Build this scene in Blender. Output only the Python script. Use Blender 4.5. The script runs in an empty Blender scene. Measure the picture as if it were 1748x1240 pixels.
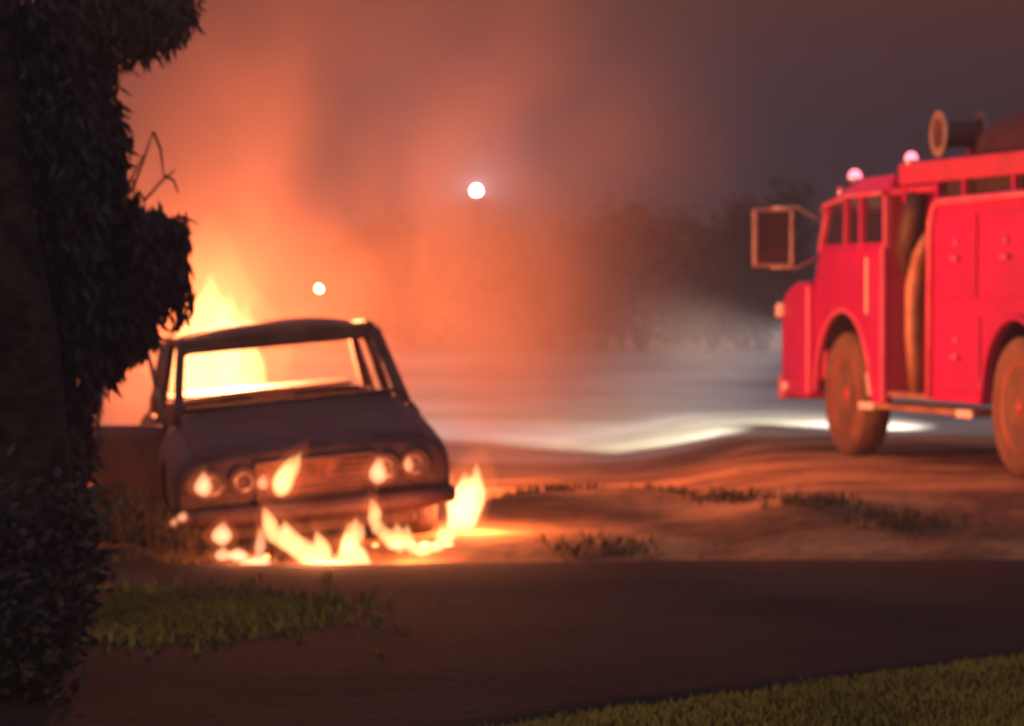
import bpy, bmesh, math, random
from mathutils import Vector, Matrix, noise
R = math.radians
random.seed(7)
scene = bpy.context.scene
C = scene.collection

# ------------------------------------------------------------------ camera
CAM_H = 1.5
cam = bpy.data.cameras.new('camera')
cam.sensor_width = 36.0
cam.lens = 123.6
cam.clip_start = 0.1
cam.clip_end = 3000
cam.dof.use_dof = True
cam.dof.focus_distance = 8.0
cam.dof.aperture_fstop = 5.8
cam_o = bpy.data.objects.new('camera', cam)
C.objects.link(cam_o)
cam_o.location = (0, 0, CAM_H)
cam_o.rotation_euler = (R(89.0), 0, 0)
scene.camera = cam_o

# ------------------------------------------------------------------ sky
world = bpy.data.worlds.new('World')
scene.world = world
world.use_nodes = True
wn, wl = world.node_tree.nodes, world.node_tree.links
bg = wn['Background']
sky = wn.new('ShaderNodeTexSky')
sky.sky_type = 'NISHITA'
sky.sun_disc = False
sky.sun_elevation = R(-1.5)
sky.sun_rotation = R(150)
sky.air_density = 1.6
sky.dust_density = 4.0
tint = wn.new('ShaderNodeMix')
tint.data_type = 'RGBA'
tint.blend_type = 'MULTIPLY'
tint.inputs['Factor'].default_value = 1.0
tint.inputs['B'].default_value = (0.68, 0.62, 1.0, 1)      # town glow on a smoky night sky
wl.new(sky.outputs['Color'], tint.inputs['A'])
wl.new(tint.outputs['Result'], bg.inputs['Color'])
bg.inputs['Strength'].default_value = 1.7

# ------------------------------------------------------------------ weak warm sun, added to lift the foreground grass
sun = bpy.data.lights.new('fill_sun', 'SUN')
sun.energy = 0.36
sun.angle = R(3)
sun.color = (1.0, 0.72, 0.30)
sun_o = bpy.data.objects.new('fill_sun', sun)
C.objects.link(sun_o)
sun_o.rotation_euler = (R(42), 0, R(-30))

scene.view_settings.view_transform = 'Standard'
scene.view_settings.look = 'None'
scene.view_settings.gamma = 1.0
scene.view_settings.exposure = 0.0
cy = scene.cycles
cy.use_denoising = True
cy.max_bounces = 4
cy.diffuse_bounces = 2
cy.glossy_bounces = 3
cy.transmission_bounces = 4
cy.transparent_max_bounces = 12
cy.volume_bounces = 0
cy.volume_max_steps = 48
cy.volume_step_rate = 1.6
cy.sample_clamp_indirect = 2.5
cy.blur_glossy = 1.0

# ------------------------------------------------------------------ helpers
F = 6000.0
def at(px, py, Y):
    """photo pixel + depth -> world point"""
    return Vector(((px - 874) / F * Y, Y, CAM_H + (515 - py) / F * Y))

def sstep(a, b, x):
    t = min(1.0, max(0.0, (x - a) / (b - a)))
    return t * t * (3 - 2 * t)

def tag(o, label=None, cat=None, group=None, kind=None):
    if label: o['label'] = label
    if cat: o['category'] = cat
    if group: o['group'] = group
    if kind: o['kind'] = kind
    return o

def empty(name, loc=(0, 0, 0), rot=(0, 0, 0)):
    o = bpy.data.objects.new(name, None)
    o.empty_display_size = 0.2
    o.location = loc
    o.rotation_euler = rot
    C.objects.link(o)
    return o

class MB:
    """collects shapes, build() links them as one mesh object"""
    def __init__(s):
        s.bm = bmesh.new()
    def faces(s, verts, faces):
        vs = [s.bm.verts.new(v) for v in verts]
        for f in faces:
            try: s.bm.faces.new([vs[i] for i in f])
            except ValueError: pass
        return s
    def box(s, x0, x1, y0, y1, z0, z1):
        v = [(x, y, z) for x in (x0, x1) for y in (y0, y1) for z in (z0, z1)]
        return s.faces(v, [(0,1,3,2), (4,6,7,5), (0,4,5,1), (2,3,7,6), (0,2,6,4), (1,5,7,3)])
    def bar(s, a, b, w, h, up=(0, 0, 1)):
        a, b = Vector(a), Vector(b)
        d = (b - a).normalized()
        u = Vector(up)
        r = d.cross(u)
        if r.length < 1e-4: r = d.cross(Vector((1, 0, 0)))
        r.normalize()
        u = r.cross(d)
        v = [p + r * w / 2 * i + u * h / 2 * j for p in (a, b) for i, j in ((-1,-1), (1,-1), (1,1), (-1,1))]
        return s.faces(v, [(0,1,2,3), (7,6,5,4), (0,4,5,1), (1,5,6,2), (2,6,7,3), (3,7,4,0)])
    def tube(s, pts, rad, n=10):
        pts = [Vector(p) for p in pts]
        rad = rad if isinstance(rad, (list, tuple)) else [rad] * len(pts)
        rings = []
        for i, p in enumerate(pts):
            d = (pts[min(i + 1, len(pts) - 1)] - pts[max(i - 1, 0)]).normalized()
            a = d.cross(Vector((0.31, 0.17, 0.93)))
            if a.length < 1e-3: a = d.cross(Vector((1, 0, 0)))
            a.normalize()
            b = d.cross(a)
            rings.append([s.bm.verts.new(p + (a * math.cos(2*math.pi*k/n) + b * math.sin(2*math.pi*k/n)) * rad[i]) for k in range(n)])
        for r0, r1 in zip(rings, rings[1:]):
            for k in range(n):
                s.bm.faces.new((r0[k], r0[(k+1) % n], r1[(k+1) % n], r1[k]))
        s.bm.faces.new(rings[0][::-1])
        s.bm.faces.new(rings[-1])
        return s
    def lathe(s, prof, origin=(0, 0, 0), axis='y', n=28):
        """prof: (radius, along) pairs"""
        o = Vector(origin)
        rings = []
        for r, h in prof:
            ring = []
            for k in range(n):
                c, q = math.cos(2*math.pi*k/n) * r, math.sin(2*math.pi*k/n) * r
                p = {'y': (c, h, q), 'x': (h, c, q), 'z': (c, q, h)}[axis]
                ring.append(s.bm.verts.new(o + Vector(p)))
            rings.append(ring)
        for r0, r1 in zip(rings, rings[1:]):
            for k in range(n):
                s.bm.faces.new((r0[k], r0[(k+1) % n], r1[(k+1) % n], r1[k]))
        s.bm.faces.new(rings[0])
        s.bm.faces.new(rings[-1])
        return s
    def loft(s, sections, cap=True):
        rings = [[s.bm.verts.new(p) for p in sec] for sec in sections]
        n = len(rings[0])
        for r0, r1 in zip(rings, rings[1:]):
            for k in range(n):
                s.bm.faces.new((r0[k], r0[(k+1) % n], r1[(k+1) % n], r1[k]))
        if cap:
            s.bm.faces.new(rings[0][::-1])
            s.bm.faces.new(rings[-1])
        return s
    def prism(s, poly, y0, y1):
        """polygon in x,z extruded along y"""
        return s.loft([[(x, y0, z) for x, z in poly], [(x, y1, z) for x, z in poly]])
    def ball(s, c, rx, ry, rz, sub=2):
        m = Matrix.Translation(c) @ Matrix.Diagonal((rx, ry, rz, 1))
        bmesh.ops.create_icosphere(s.bm, subdivisions=sub, radius=1, matrix=m)
        return s
    def build(s, name, mat, parent=None, smooth=False, bevel=0, subsurf=0):
        bmesh.ops.recalc_face_normals(s.bm, faces=s.bm.faces)
        me = bpy.data.meshes.new(name)
        s.bm.to_mesh(me)
        s.bm.free()
        o = bpy.data.objects.new(name, me)
        C.objects.link(o)
        me.materials.append(mat)
        if smooth or subsurf:
            for p in me.polygons: p.use_smooth = True
        if subsurf:
            md = o.modifiers.new('subsurf', 'SUBSURF')
            md.levels = md.render_levels = subsurf
        if bevel:
            md = o.modifiers.new('bevel', 'BEVEL')
            md.width = bevel
            md.segments = 3
            md.limit_method = 'ANGLE'
            md.angle_limit = R(35)
            md.harden_normals = False
        if parent: o.parent = parent
        return o

def mat(name, col, rough=0.6, metal=0.0, col2=None, scale=4.0, bump=0.0, bscale=None, detail=5, spec=0.5, lo=0.4, hi=0.62, coat=0.0):
    m = bpy.data.materials.new(name)
    m.use_nodes = True
    n, l = m.node_tree.nodes, m.node_tree.links
    b = n['Principled BSDF']
    b.inputs['Base Color'].default_value = (*col, 1)
    b.inputs['Roughness'].default_value = rough
    b.inputs['Metallic'].default_value = metal
    b.inputs['Specular IOR Level'].default_value = spec
    b.inputs['Coat Weight'].default_value = coat
    tc = n.new('ShaderNodeTexCoord')
    if col2 is not None:
        t = n.new('ShaderNodeTexNoise')
        t.inputs['Scale'].default_value = scale
        t.inputs['Detail'].default_value = detail
        l.new(tc.outputs['Object'], t.inputs['Vector'])
        r = n.new('ShaderNodeMapRange')
        r.inputs['From Min'].default_value = lo
        r.inputs['From Max'].default_value = hi
        l.new(t.outputs['Fac'], r.inputs['Value'])
        x = n.new('ShaderNodeMix')
        x.data_type = 'RGBA'
        x.inputs['A'].default_value = (*col, 1)
        x.inputs['B'].default_value = (*col2, 1)
        l.new(r.outputs['Result'], x.inputs['Factor'])
        l.new(x.outputs['Result'], b.inputs['Base Color'])
    if bump:
        t2 = n.new('ShaderNodeTexNoise')
        t2.inputs['Scale'].default_value = bscale or scale * 4
        t2.inputs['Detail'].default_value = 6
        l.new(tc.outputs['Object'], t2.inputs['Vector'])
        bp = n.new('ShaderNodeBump')
        bp.inputs['Strength'].default_value = bump
        bp.inputs['Distance'].default_value = 0.05
        l.new(t2.outputs['Fac'], bp.inputs['Height'])
        l.new(bp.outputs['Normal'], b.inputs['Normal'])
    return m

def emit_mat(name, col, strength):
    m = bpy.data.materials.new(name)
    m.use_nodes = True
    b = m.node_tree.nodes['Principled BSDF']
    b.inputs['Base Color'].default_value = (*col, 1)
    b.inputs['Emission Color'].default_value = (*col, 1)
    b.inputs['Emission Strength'].default_value = strength
    return m

def flame_mat(name, col, strength):
    m = bpy.data.materials.new(name)
    m.use_nodes = True
    n, l = m.node_tree.nodes, m.node_tree.links
    n.remove(n['Principled BSDF'])
    e = n.new('ShaderNodeEmission')
    e.inputs['Color'].default_value = (*col, 1)
    e.inputs['Strength'].default_value = strength
    l.new(e.outputs['Emission'], n['Material Output'].inputs['Volume'])
    return m

def glass_mat(name, col, rough=0.05):
    m = bpy.data.materials.new(name)
    m.use_nodes = True
    b = m.node_tree.nodes['Principled BSDF']
    b.inputs['Base Color'].default_value = (*col, 1)
    b.inputs['Roughness'].default_value = rough
    b.inputs['Alpha'].default_value = 0.45
    b.inputs['Specular IOR Level'].default_value = 0.6
    return m

def lamp(name, kind, loc, energy, col, size=0.1, parent=None):
    d = bpy.data.lights.new(name, kind)
    d.energy = energy
    d.color = col
    d.shadow_soft_size = size
    o = bpy.data.objects.new(name, d)
    o.location = loc
    C.objects.link(o)
    if parent: o.parent = parent
    return o

M = {
 'ground': mat('dry_soil', (0.44, 0.24, 0.11), 0.95, col2=(0.16, 0.08, 0.037), scale=0.9, bump=0.6, bscale=6, lo=.36, hi=.58, spec=0.1),
 'road': mat('worn_dark_road', (0.034, 0.020, 0.013), 0.95, col2=(0.018, 0.011, 0.008), scale=0.7, bump=0.35, bscale=14, spec=0.08),
 'gravel': mat('pale_gravel', (0.58, 0.54, 0.49), 0.95, col2=(0.30, 0.29, 0.19), scale=0.22, bump=0.5, bscale=6, lo=0.42, hi=0.60),
 'blade': mat('grass_blade', (0.20, 0.15, 0.008), 0.8, col2=(0.30, 0.22, 0.02), scale=1.3),
 'dryblade': mat('dry_grass_blade', (0.10, 0.065, 0.02), 0.8, col2=(0.045, 0.04, 0.012), scale=2.0),
 'bark': mat('bark', (0.060, 0.038, 0.026), 0.95, col2=(0.022, 0.014, 0.012), scale=7, bump=1.0, bscale=16, spec=.1),
 'leaf': mat('dark_leaf', (0.034, 0.026, 0.026), 0.75, col2=(0.048, 0.040, 0.020), scale=2.5),
 'farleaf': mat('far_leaf', (0.022, 0.027, 0.014), 0.9, col2=(0.04, 0.04, 0.02), scale=1.0),
 'burnt': mat('scorched_paint', (0.045, 0.018, 0.018), 0.6, 0.1, col2=(0.10, 0.045, 0.035), scale=3.2, bump=0.25, bscale=20),
 'burnt_roof': mat('scorched_roof_metal', (0.16, 0.075, 0.048), 0.6, 0.3, col2=(0.075, 0.035, 0.026), scale=4, bump=0.2, bscale=18),
 'hood': mat('scorched_hood_paint', (0.034, 0.014, 0.014), 0.60, 0.0, col2=(0.075, 0.045, 0.028), scale=2.3, bump=0.2, bscale=18),
 'baremetal': mat('heat_bared_metal', (0.36, 0.27, 0.24), 0.4, 0.7, col2=(0.12, 0.07, 0.05), scale=6, bump=0.2),
 'charcoal': mat('charred_lining', (0.025, 0.017, 0.015), 0.9, col2=(0.06, 0.035, 0.025), scale=8, bump=0.6),
 'radiator': mat('rusted_radiator', (0.20, 0.085, 0.06), 0.7, 0.4, col2=(0.09, 0.04, 0.03), scale=7, bump=0.4),
 'tyre': mat('tyre_rubber', (0.050, 0.030, 0.026), 0.85, col2=(0.10, 0.06, 0.045), scale=6, bump=0.3),
 'chrome': mat('chrome', (0.8, 0.76, 0.74), 0.16, 1.0),
 'sooty': mat('sooty_reflector', (0.30, 0.24, 0.23), 0.45, 0.9, col2=(0.08, 0.05, 0.05), scale=14),
 'white': mat('white_glint_paint', (0.9, 0.82, 0.78), 0.35, 0.0, col2=(0.8, 0.72, 0.68), scale=12),  # pale colour stands in for lit glints on chrome trim
 'outer': flame_mat('flame_halo_glow', (1.0, 0.19, 0.045), 1.5),  # faint shell added for the orange glow round each flame
 'red': mat('fire_engine_red', (0.52, 0.002, 0.15), 0.42, 0.0, col2=(0.44, 0.002, 0.125), scale=1.6, bump=0.02, bscale=3, coat=0.1),
 'red_trim': mat('pale_red_trim', (0.74, 0.13, 0.26), 0.35, 0.0, col2=(0.64, 0.09, 0.20), scale=4),
 'red_dusty': mat('dusty_red_paint', (0.46, 0.025, 0.11), 0.6, col2=(0.36, 0.035, 0.08), scale=3),
 'tan': mat('bare_tan_panel', (0.42, 0.24, 0.16), 0.55, 0.2, col2=(0.28, 0.14, 0.09), scale=4),
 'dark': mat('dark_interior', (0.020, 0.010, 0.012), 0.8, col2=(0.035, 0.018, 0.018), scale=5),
 'hose': mat('black_hose_rubber', (0.05, 0.022, 0.022), 0.6, col2=(0.08, 0.04, 0.03), scale=7, bump=0.2),
 'canvas': mat('dark_canvas_cover', (0.030, 0.006, 0.022), 0.9, col2=(0.045, 0.010, 0.028), scale=3, bump=0.4),
 'grey': mat('grey_mirror_shell', (0.42, 0.34, 0.31), 0.4, 0.4, col2=(0.30, 0.22, 0.2), scale=8),
 'wheelrim': mat('dusty_red_rim', (0.42, 0.07, 0.06), 0.55, col2=(0.30, 0.06, 0.045), scale=5),
 'trucktyre': mat('dusty_truck_tyre', (0.20, 0.11, 0.075), 0.9, col2=(0.12, 0.065, 0.045), scale=4, bump=0.4),
 'post': mat('dull_lamp_post', (0.03, 0.026, 0.026), 0.8, 0.0, col2=(0.04, 0.034, 0.03), scale=6),
 'glass': glass_mat('dim_glass', (0.05, 0.03, 0.04)),
 'flame': flame_mat('flame_gas', (1.0, 0.42, 0.15), 30.0),
 'flame_big': flame_mat('tall_flame_gas', (1.0, 0.50, 0.15), 9.0),
 'flame_small': flame_mat('small_flame_gas', (1.0, 0.38, 0.19), 22.0),
 'ember': emit_mat('glowing_ember', (1.0, 0.30, 0.09), 5.0),
 'beacon': emit_mat('lit_red_beacon', (1.0, 0.22, 0.30), 3.0),
 'lamp_white': emit_mat('lit_street_lamp_globe', (0.78, 0.89, 1.0), 11000.0),
 'lamp_warm': emit_mat('lit_warm_lamp_globe', (1.0, 0.72, 0.40), 60.0),
 'head': emit_mat('lit_headlamp', (1.0, 0.95, 0.92), 5.0),
}

for _k in ('ember', 'beacon', 'head'):
    M[_k].cycles.emission_sampling = 'NONE'

# ------------------------------------------------------------------ ground
TRUCK_Z = 0.25
def gz(x, y):
    z = 0.0
    # verge in front of the road
    near = max(9.0, min(15.2, 12.35 + 1.2 * (x - .30)))
    z += 0.06 * (1 - sstep(near - 1.0, near + .1, y)) if y < 16 else 0.0
    # cross slope of the roadside where the car stands
    w = sstep(20.4, 21.4, y) * sstep(31, 26, y)
    z += w * max(-0.11, min(0.09, 0.085 * (x + 1.45)))
    # shoulder the truck stands on
    up = sstep(20.8, 23.0, y) * sstep(0.9, 2.3, x) * sstep(48, 34, y)
    z = z * (1 - up) + up * TRUCK_Z
    # low spoil bank beside the car
    bank = math.exp(-((x - 0.55) / 0.95) ** 2 - ((y - 23.3 - 0.25 * x) / 1.0) ** 2)
    z += 0.17 * bank * (1 - 0.55 * up)
    z += 0.07 * math.exp(-((x - 1.75) / 0.8) ** 2 - ((y - 22.0) / 0.5) ** 2)
    z += 0.38 * sstep(33, 66, y)
    z += .40 * math.exp(-((x + 2.40) / .46) ** 2 - ((y - 20.95) / .40) ** 2)  # added hump, hides the fire-lit ground under the open door
    rough = 0.035 if 20.6 < y < 60 else 0.012
    rough *= 1 - .7 * sstep(1.2, 2.2, x) * sstep(20.8, 22, y)
    v = noise.noise(Vector((x * 1.3, y * 0.9, 3.1))) + 0.5 * noise.noise(Vector((x * 3.1, y * 2.3, 8.7)))
    z += rough * v
    if near + .12 < y < 20.5:
        z = z * 0.3 - 0.02
    return z

def axis(dense0, dense1, step, lo, hi):
    v = []
    a = dense0
    while a < dense1 + 1e-6:
        v.append(a); a += step
    s, a = step, v[-1]
    while a < hi:
        s *= 1.22; a += s; v.append(min(a, hi))
    s, a = step, v[0]
    while a > lo:
        s *= 1.22; a -= s; v.insert(0, max(a, lo))
    return v

def sheet(name, xs, ys, fz, m, smooth=True):
    verts = [(x, y, fz(x, y)) for y in ys for x in xs]
    nx = len(xs)
    faces = [(j*nx+i, j*nx+i+1, (j+1)*nx+i+1, (j+1)*nx+i) for j in range(len(ys)-1) for i in range(nx-1)]
    me = bpy.data.meshes.new(name)
    me.from_pydata(verts, [], faces)
    me.materials.append(m)
    for p in me.polygons: p.use_smooth = smooth
    o = bpy.data.objects.new(name, me)
    C.objects.link(o)
    return tag(o, kind='structure')

sheet('ground', axis(-6, 7, 0.11, -600, 600), axis(11, 34, 0.13, -40, 900), gz, M['ground'])
# road: straight strip in front of the car; its near edge runs off to the right
def road_far(x): return 20.22 + 0.07 * math.sin(x * 1.1) + 0.10 * noise.noise(Vector((x * 1.7, 4, 2))) + 0.07 * noise.noise(Vector((x * 5.3, 1, 2)))
def road_near(x): return max(9.0, min(15.2, 12.35 + 1.2 * (x - .30))) + 0.06 * math.sin(x * 2.3) + .04 * math.sin(x * 5.1)
def road_sheet():
    xs = axis(-7, 8, 0.2, -300, 300)
    n = 26
    verts, faces = [], []
    for j in range(n + 1):
        t = j / n
        for x in xs:
            y = road_near(x) * (1 - t) + road_far(x) * t
            z = 0.022 + 0.03 * math.sin(math.pi * t) + 0.004 * noise.noise(Vector((x * 2, y * 2, 0)))
            if t in (0, 1): z = gz(x, y) - 0.05
            verts.append((x, y, z))
    nx = len(xs)
    for j in range(n):
        for i in range(nx - 1):
            faces.append((j*nx+i, j*nx+i+1, (j+1)*nx+i+1, (j+1)*nx+i))
    me = bpy.data.meshes.new('road')
    me.from_pydata(verts, [], faces)
    me.materials.append(M['road'])
    for p in me.polygons: p.use_smooth = True
    o = bpy.data.objects.new('road', me)
    C.objects.link(o)
    tag(o, kind='structure')
road_sheet()
# pale gravel street that the truck's headlamps light
def gravel_sheet():
    verts, faces = [], []
    xs = axis(-12, 14, 0.5, -200, 200)
    ys = [31.5 + 1.4 * j for j in range(34)]
    for j, y in enumerate(ys):
        for x in xs:
            yy = y + (0.8 * math.sin(x * 0.35) if j == 0 else 0)
            verts.append((x, yy, gz(x, yy) + (0.03 if 0 < j < 33 else -0.06)))
    nx = len(xs)
    for j in range(len(ys) - 1):
        for i in range(nx - 1):
            faces.append((j*nx+i, j*nx+i+1, (j+1)*nx+i+1, (j+1)*nx+i))
    me = bpy.data.meshes.new('gravel_street')
    me.from_pydata(verts, [], faces)
    me.materials.append(M['gravel'])
    for p in me.polygons: p.use_smooth = True
    o = bpy.data.objects.new('gravel_street', me)
    C.objects.link(o)
    tag(o, kind='structure')
gravel_sheet()

def grass(name, pts, m, h0, h1, w, label, floor=-9):
    verts, faces = [], []
    for x, y in pts:
        z = max(gz(x, y), floor)
        for _ in range(random.randint(2, 4)):
            a = random.uniform(0, 6.283)
            h = random.uniform(h0, h1)
            lean = random.uniform(0.1, 0.7) * h
            bx, by = x + random.uniform(-.03, .03), y + random.uniform(-.03, .03)
            dx, dy = math.cos(a), math.sin(a)
            i = len(verts)
            verts += [(bx - dy*w, by + dx*w, z - 0.01), (bx + dy*w, by - dx*w, z - 0.01),
                      (bx + dx*lean*.4 + dy*w*.7, by + dy*lean*.4 - dx*w*.7, z + h*.6),
                      (bx + dx*lean*.4 - dy*w*.7, by + dy*lean*.4 + dx*w*.7, z + h*.6),
                      (bx + dx*lean, by + dy*lean, z + h)]
            faces += [(i, i+1, i+2, i+3), (i+3, i+2, i+4)]
    me = bpy.data.meshes.new(name)
    me.from_pydata(verts, [], faces)
    me.materials.append(m)
    o = bpy.data.objects.new(name, me)
    C.objects.link(o)
    return tag(o, label, 'grass', kind='stuff')

pts = []
for _ in range(26000):
    x, y = random.uniform(-.4, 3.0), random.uniform(11.4, 15.2)
    lim = road_near(x)
    if y < lim + 0.05 + .14 * noise.noise(Vector((x * 3, y * 2, 9))) and noise.noise(Vector((x * 1.5, y * 1.5, 5))) > -0.75:
        pts.append((x, y))
grass('verge_grass', pts, M['blade'], 0.02, 0.07, 0.009, 'olive green grass on the verge along the near edge of the road')
pts = []
clumps = [(1.07, 24.1, .13), (1.42, 23.2, .20), (0.55, 20.75, .22), (1.9, 22.0, .22), (2.4, 21.5, .22), (0.25, 23.7, .2), (-2.4, 20.6, .45), (-2.3, 20.85, .45), (-2.9, 20.7, .5), (-2.1, 20.5, .3)]
for cx, cy_, r in clumps:
    for _ in range(int((330 if cx > -2 else 2600) * r)):  # left clumps thickened to keep the added hump dark
        pts.append((random.gauss(cx, r * .75), random.gauss(cy_, r * .7)))
pts2 = []
for _ in range(5200):
    x, y = random.gauss(-1.75, .42), random.gauss(16.2, .62)
    if noise.noise(Vector((x * 1.6, y * 1.2, 2))) > -.25: pts2.append((x, y))
grass('roadside_grass', pts2, M['blade'], 0.06, 0.11, 0.010, 'patch of olive grass on the road edge in front of the burning car', .0)
grass('roadside_tufts', pts, M['dryblade'], 0.025, 0.085, 0.008, 'dry tufts of weeds on the dirt bank between the car and the road, thickest on an added hump at left')

# ------------------------------------------------------------------ foliage helpers
def leaf_mesh(name, pts_dirs, m, parent):
    verts, faces = [], []
    for p, d, L, w in pts_dirs:
        s = d.cross(Vector((random.uniform(-1, 1), random.uniform(-1, 1), random.uniform(-1, 1))))
        if s.length < 1e-3: continue
        s.normalize()
        i = len(verts)
        verts += [p, p + d * L * .45 + s * w, p + d * L, p + d * L * .45 - s * w]
        faces.append((i, i+1, i+2, i+3))
    me = bpy.data.meshes.new(name)
    me.from_pydata([tuple(v) for v in verts], [], faces)
    me.materials.append(m)
    o = bpy.data.objects.new(name, me)
    C.objects.link(o)
    if parent: o.parent = parent
    return o

# ------------------------------------------------------------------ roadside tree on the left
def big_tree():
    ty = 15.5
    base = Vector((-2.16, ty, gz(-2.16, ty) - 0.03))
    t = empty('drooping_tree', base)
    tag(t, 'large dark tree with drooping foliage at the left edge of the picture', 'tree')
    tk = MB()
    pts, rads = [], []
    for k in range(12):
        z = k * 0.45
        pts.append((0.06 * math.sin(k * .8) - .02 * k, 0.05 * math.cos(k * .6), z))
        rads.append(0.200 - 0.008 * k + (0.10 if k == 0 else 0.03 if k == 1 else 0) + random.uniform(-.008, .008))
    tk.tube(pts, rads, 16)
    tk.build('trunk', M['bark'], t, smooth=True)
    ends = []
    def W(px, py, dy=0):                    # crown spots relative to the trunk
        return at(px, py, ty + dy + .42) - base
    spots = [  # (px, py, dy, rx, rz, leaves)
        (60, 30, 0, .55, .4, 2400), (200, 20, .3, .38, .20, 1500), (275, 5, .4, .18, .10, 420), (95, 150, .1, .24, .36, 2000), (30, 220, -.2, .4, .4, 1600),
        (165, 130, .3, .09, .22, 420), (195, 255, .2, .055, .26, 420), (130, 300, .1, .18, .5, 2200), (60, 420, 0, .35, .5, 2400), (165, 400, .2, .16, .3, 1500),
        (215, 440, .3, .13, .30, 1300), (250, 450, .2, .085, .22, 760), (236, 385, .1, .045, .11, 220), (288, 445, .35, .05, .20, 420), (300, 385, .35, .03, .06, 110), (262, 375, .2, .04, .07, 120),
        (230, 540, .3, .12, .17, 800), (150, 540, .2, .2, .25, 1500), (175, 610, .3, .1, .12, 420), (90, 620, 0, .24, .4, 1600), (40, 760, -.1, .3, .4, 1300),
        (120, 740, .1, .12, .3, 700)]
    leaves = []
    for px, py, dy, rx, rz, n in spots:
        c = W(px, py, dy)
        ends.append(c)
        for _ in range(n):
            while True:
                v = Vector((random.uniform(-1, 1), random.uniform(-1, 1), random.uniform(-1, 1)))
                if v.length < 1: break
            p = c + Vector((v.x * rx, v.y * max(rx, .15), v.z * rz))
            d = Vector((random.uniform(-.5, .5), random.uniform(-.5, .5), random.uniform(-1, -.2))).normalized()
            leaves.append((p, d, random.uniform(.05, .12), random.uniform(.008, .016)))
    # hanging strands at the crown's edge
    for px, py, L in ((205, 190, .5), (225, 330, .55), (245, 340, .6), (300, 365, .5), (315, 372, .35), (270, 350, .5), (285, 395, .4), (290, 45, .12), (310, 400, .35), (312, 355, .5), (318, 368, .45), (232, 318, .4), (265, 335, .45), (212, 205, .35), (200, 170, .3), (250, 20, .2), (320, -20, .12)):
        c = W(px, py, .25)
        for _ in range(int(130 * L)):
            s = random.uniform(0, L)
            p = c + Vector((random.gauss(0, .014), random.gauss(0, .03), -s))
            d = Vector((random.uniform(-.4, .4), random.uniform(-.4, .4), -1)).normalized()
            leaves.append((p, d, random.uniform(.06, .11), random.uniform(.007, .012)))
    br = MB()
    for i, e in enumerate(ends):
        h = max(.8, min(4.6, e.z - .3))
        st = Vector((-.02 * h / .45 + .02, .02, h))
        mid = (st + e) / 2 + Vector((0, 0, .18))
        br.tube([st, mid, e], [.045, .03, .012], 7)
    # thin bare twigs against the glow
    for a, b in (((225, 330), (262, 225)), ((262, 225), (280, 300)), ((280, 300), (305, 330)), ((205, 345), (245, 265)), ((245, 345), (300, 290))):
        br.tube([W(*a, .3), (W(*a, .3) + W(*b, .3)) / 2 + Vector((.01, 0, .02)), W(*b, .3)], [.007, .006, .003], 5)
    br.build('branches', M['bark'], t, smooth=True)
    leaf_mesh('crown', leaves, M['leaf'], t)
big_tree()

def shrub(px, Y, w, h, n, name, label, cat, m, group=None, leaf=(.05, .12), trunk=True):
    x = (px - 874) / F * Y
    base = Vector((x, Y, gz(x, Y)))
    t = empty(name, base)
    tag(t, label, cat, group)
    st = MB()
    for k in range(5):
        a = k * 1.257 + random.uniform(-.3, .3)
        e = Vector((math.cos(a) * w * .6, math.sin(a) * w * .5, h * random.uniform(.55, .85)))
        st.tube([(0.03 * math.cos(a), .03 * math.sin(a), -.05), e * .5 + Vector((0, 0, h * .12)), e], [.02 * h + .012, .014 * h, .006], 6)
    st.build('trunk', M['bark'], t, smooth=True)
    lob = [Vector((random.uniform(-.6, .6) * w, random.uniform(-.6, .6) * w, h * random.uniform(.3, .8))) for _ in range(11)]
    leaves = []
    for _ in range(n):
        c = random.choice(lob)
        v = Vector((random.gauss(0, .2) * w, random.gauss(0, .2) * w, random.gauss(0, .13) * h))
        p = c + v
        if p.z < .03: continue
        d = Vector((random.uniform(-1, 1), random.uniform(-1, 1), random.uniform(-.5, 1))).normalized()
        leaves.append((p, d, random.uniform(*leaf), random.uniform(*leaf) * .28))
    leaf_mesh('crown', leaves, m, t)
    return t
shrub(10, 18.6, .40, 1.2, 5500, 'shrub', 'dark leafy shrub beside the road to the left of the burning car', 'shrub', M['leaf'])
shrub(20, 13.0, .34, 0.8, 9000, 'shrub', 'low dark shrub at the foot of the drooping tree', 'shrub', M['leaf'], leaf=(.03, .075))

far = [(700, 84, 2.2, 3.1, 'broad dark tree behind the smoke, left of the street lamp'),
       (930, 82, 1.9, 2.7, 'low round tree in the smoke to the right of the street lamp'),
       (1095, 80, 1.7, 3.2, 'hazy dark tree midway between the street lamp and the fire engine'),
       (1215, 78, 1.2, 2.6, 'hazy brownish tree second from the fire engine'),
       (1300, 76, 1.0, 3.5, 'dark upright tree just left of the fire engine mirror'),
       (1500, 84, 2.6, 3.2, 'dark tree line hidden behind the fire engine cab')]
for px, Y, w, h, lab in far[:5]:
    shrub(px, Y, w, h, 3600, 'background_tree', lab, 'tree', M['farleaf'], 'hazy trees behind the fire', leaf=(.16, .36))

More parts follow.
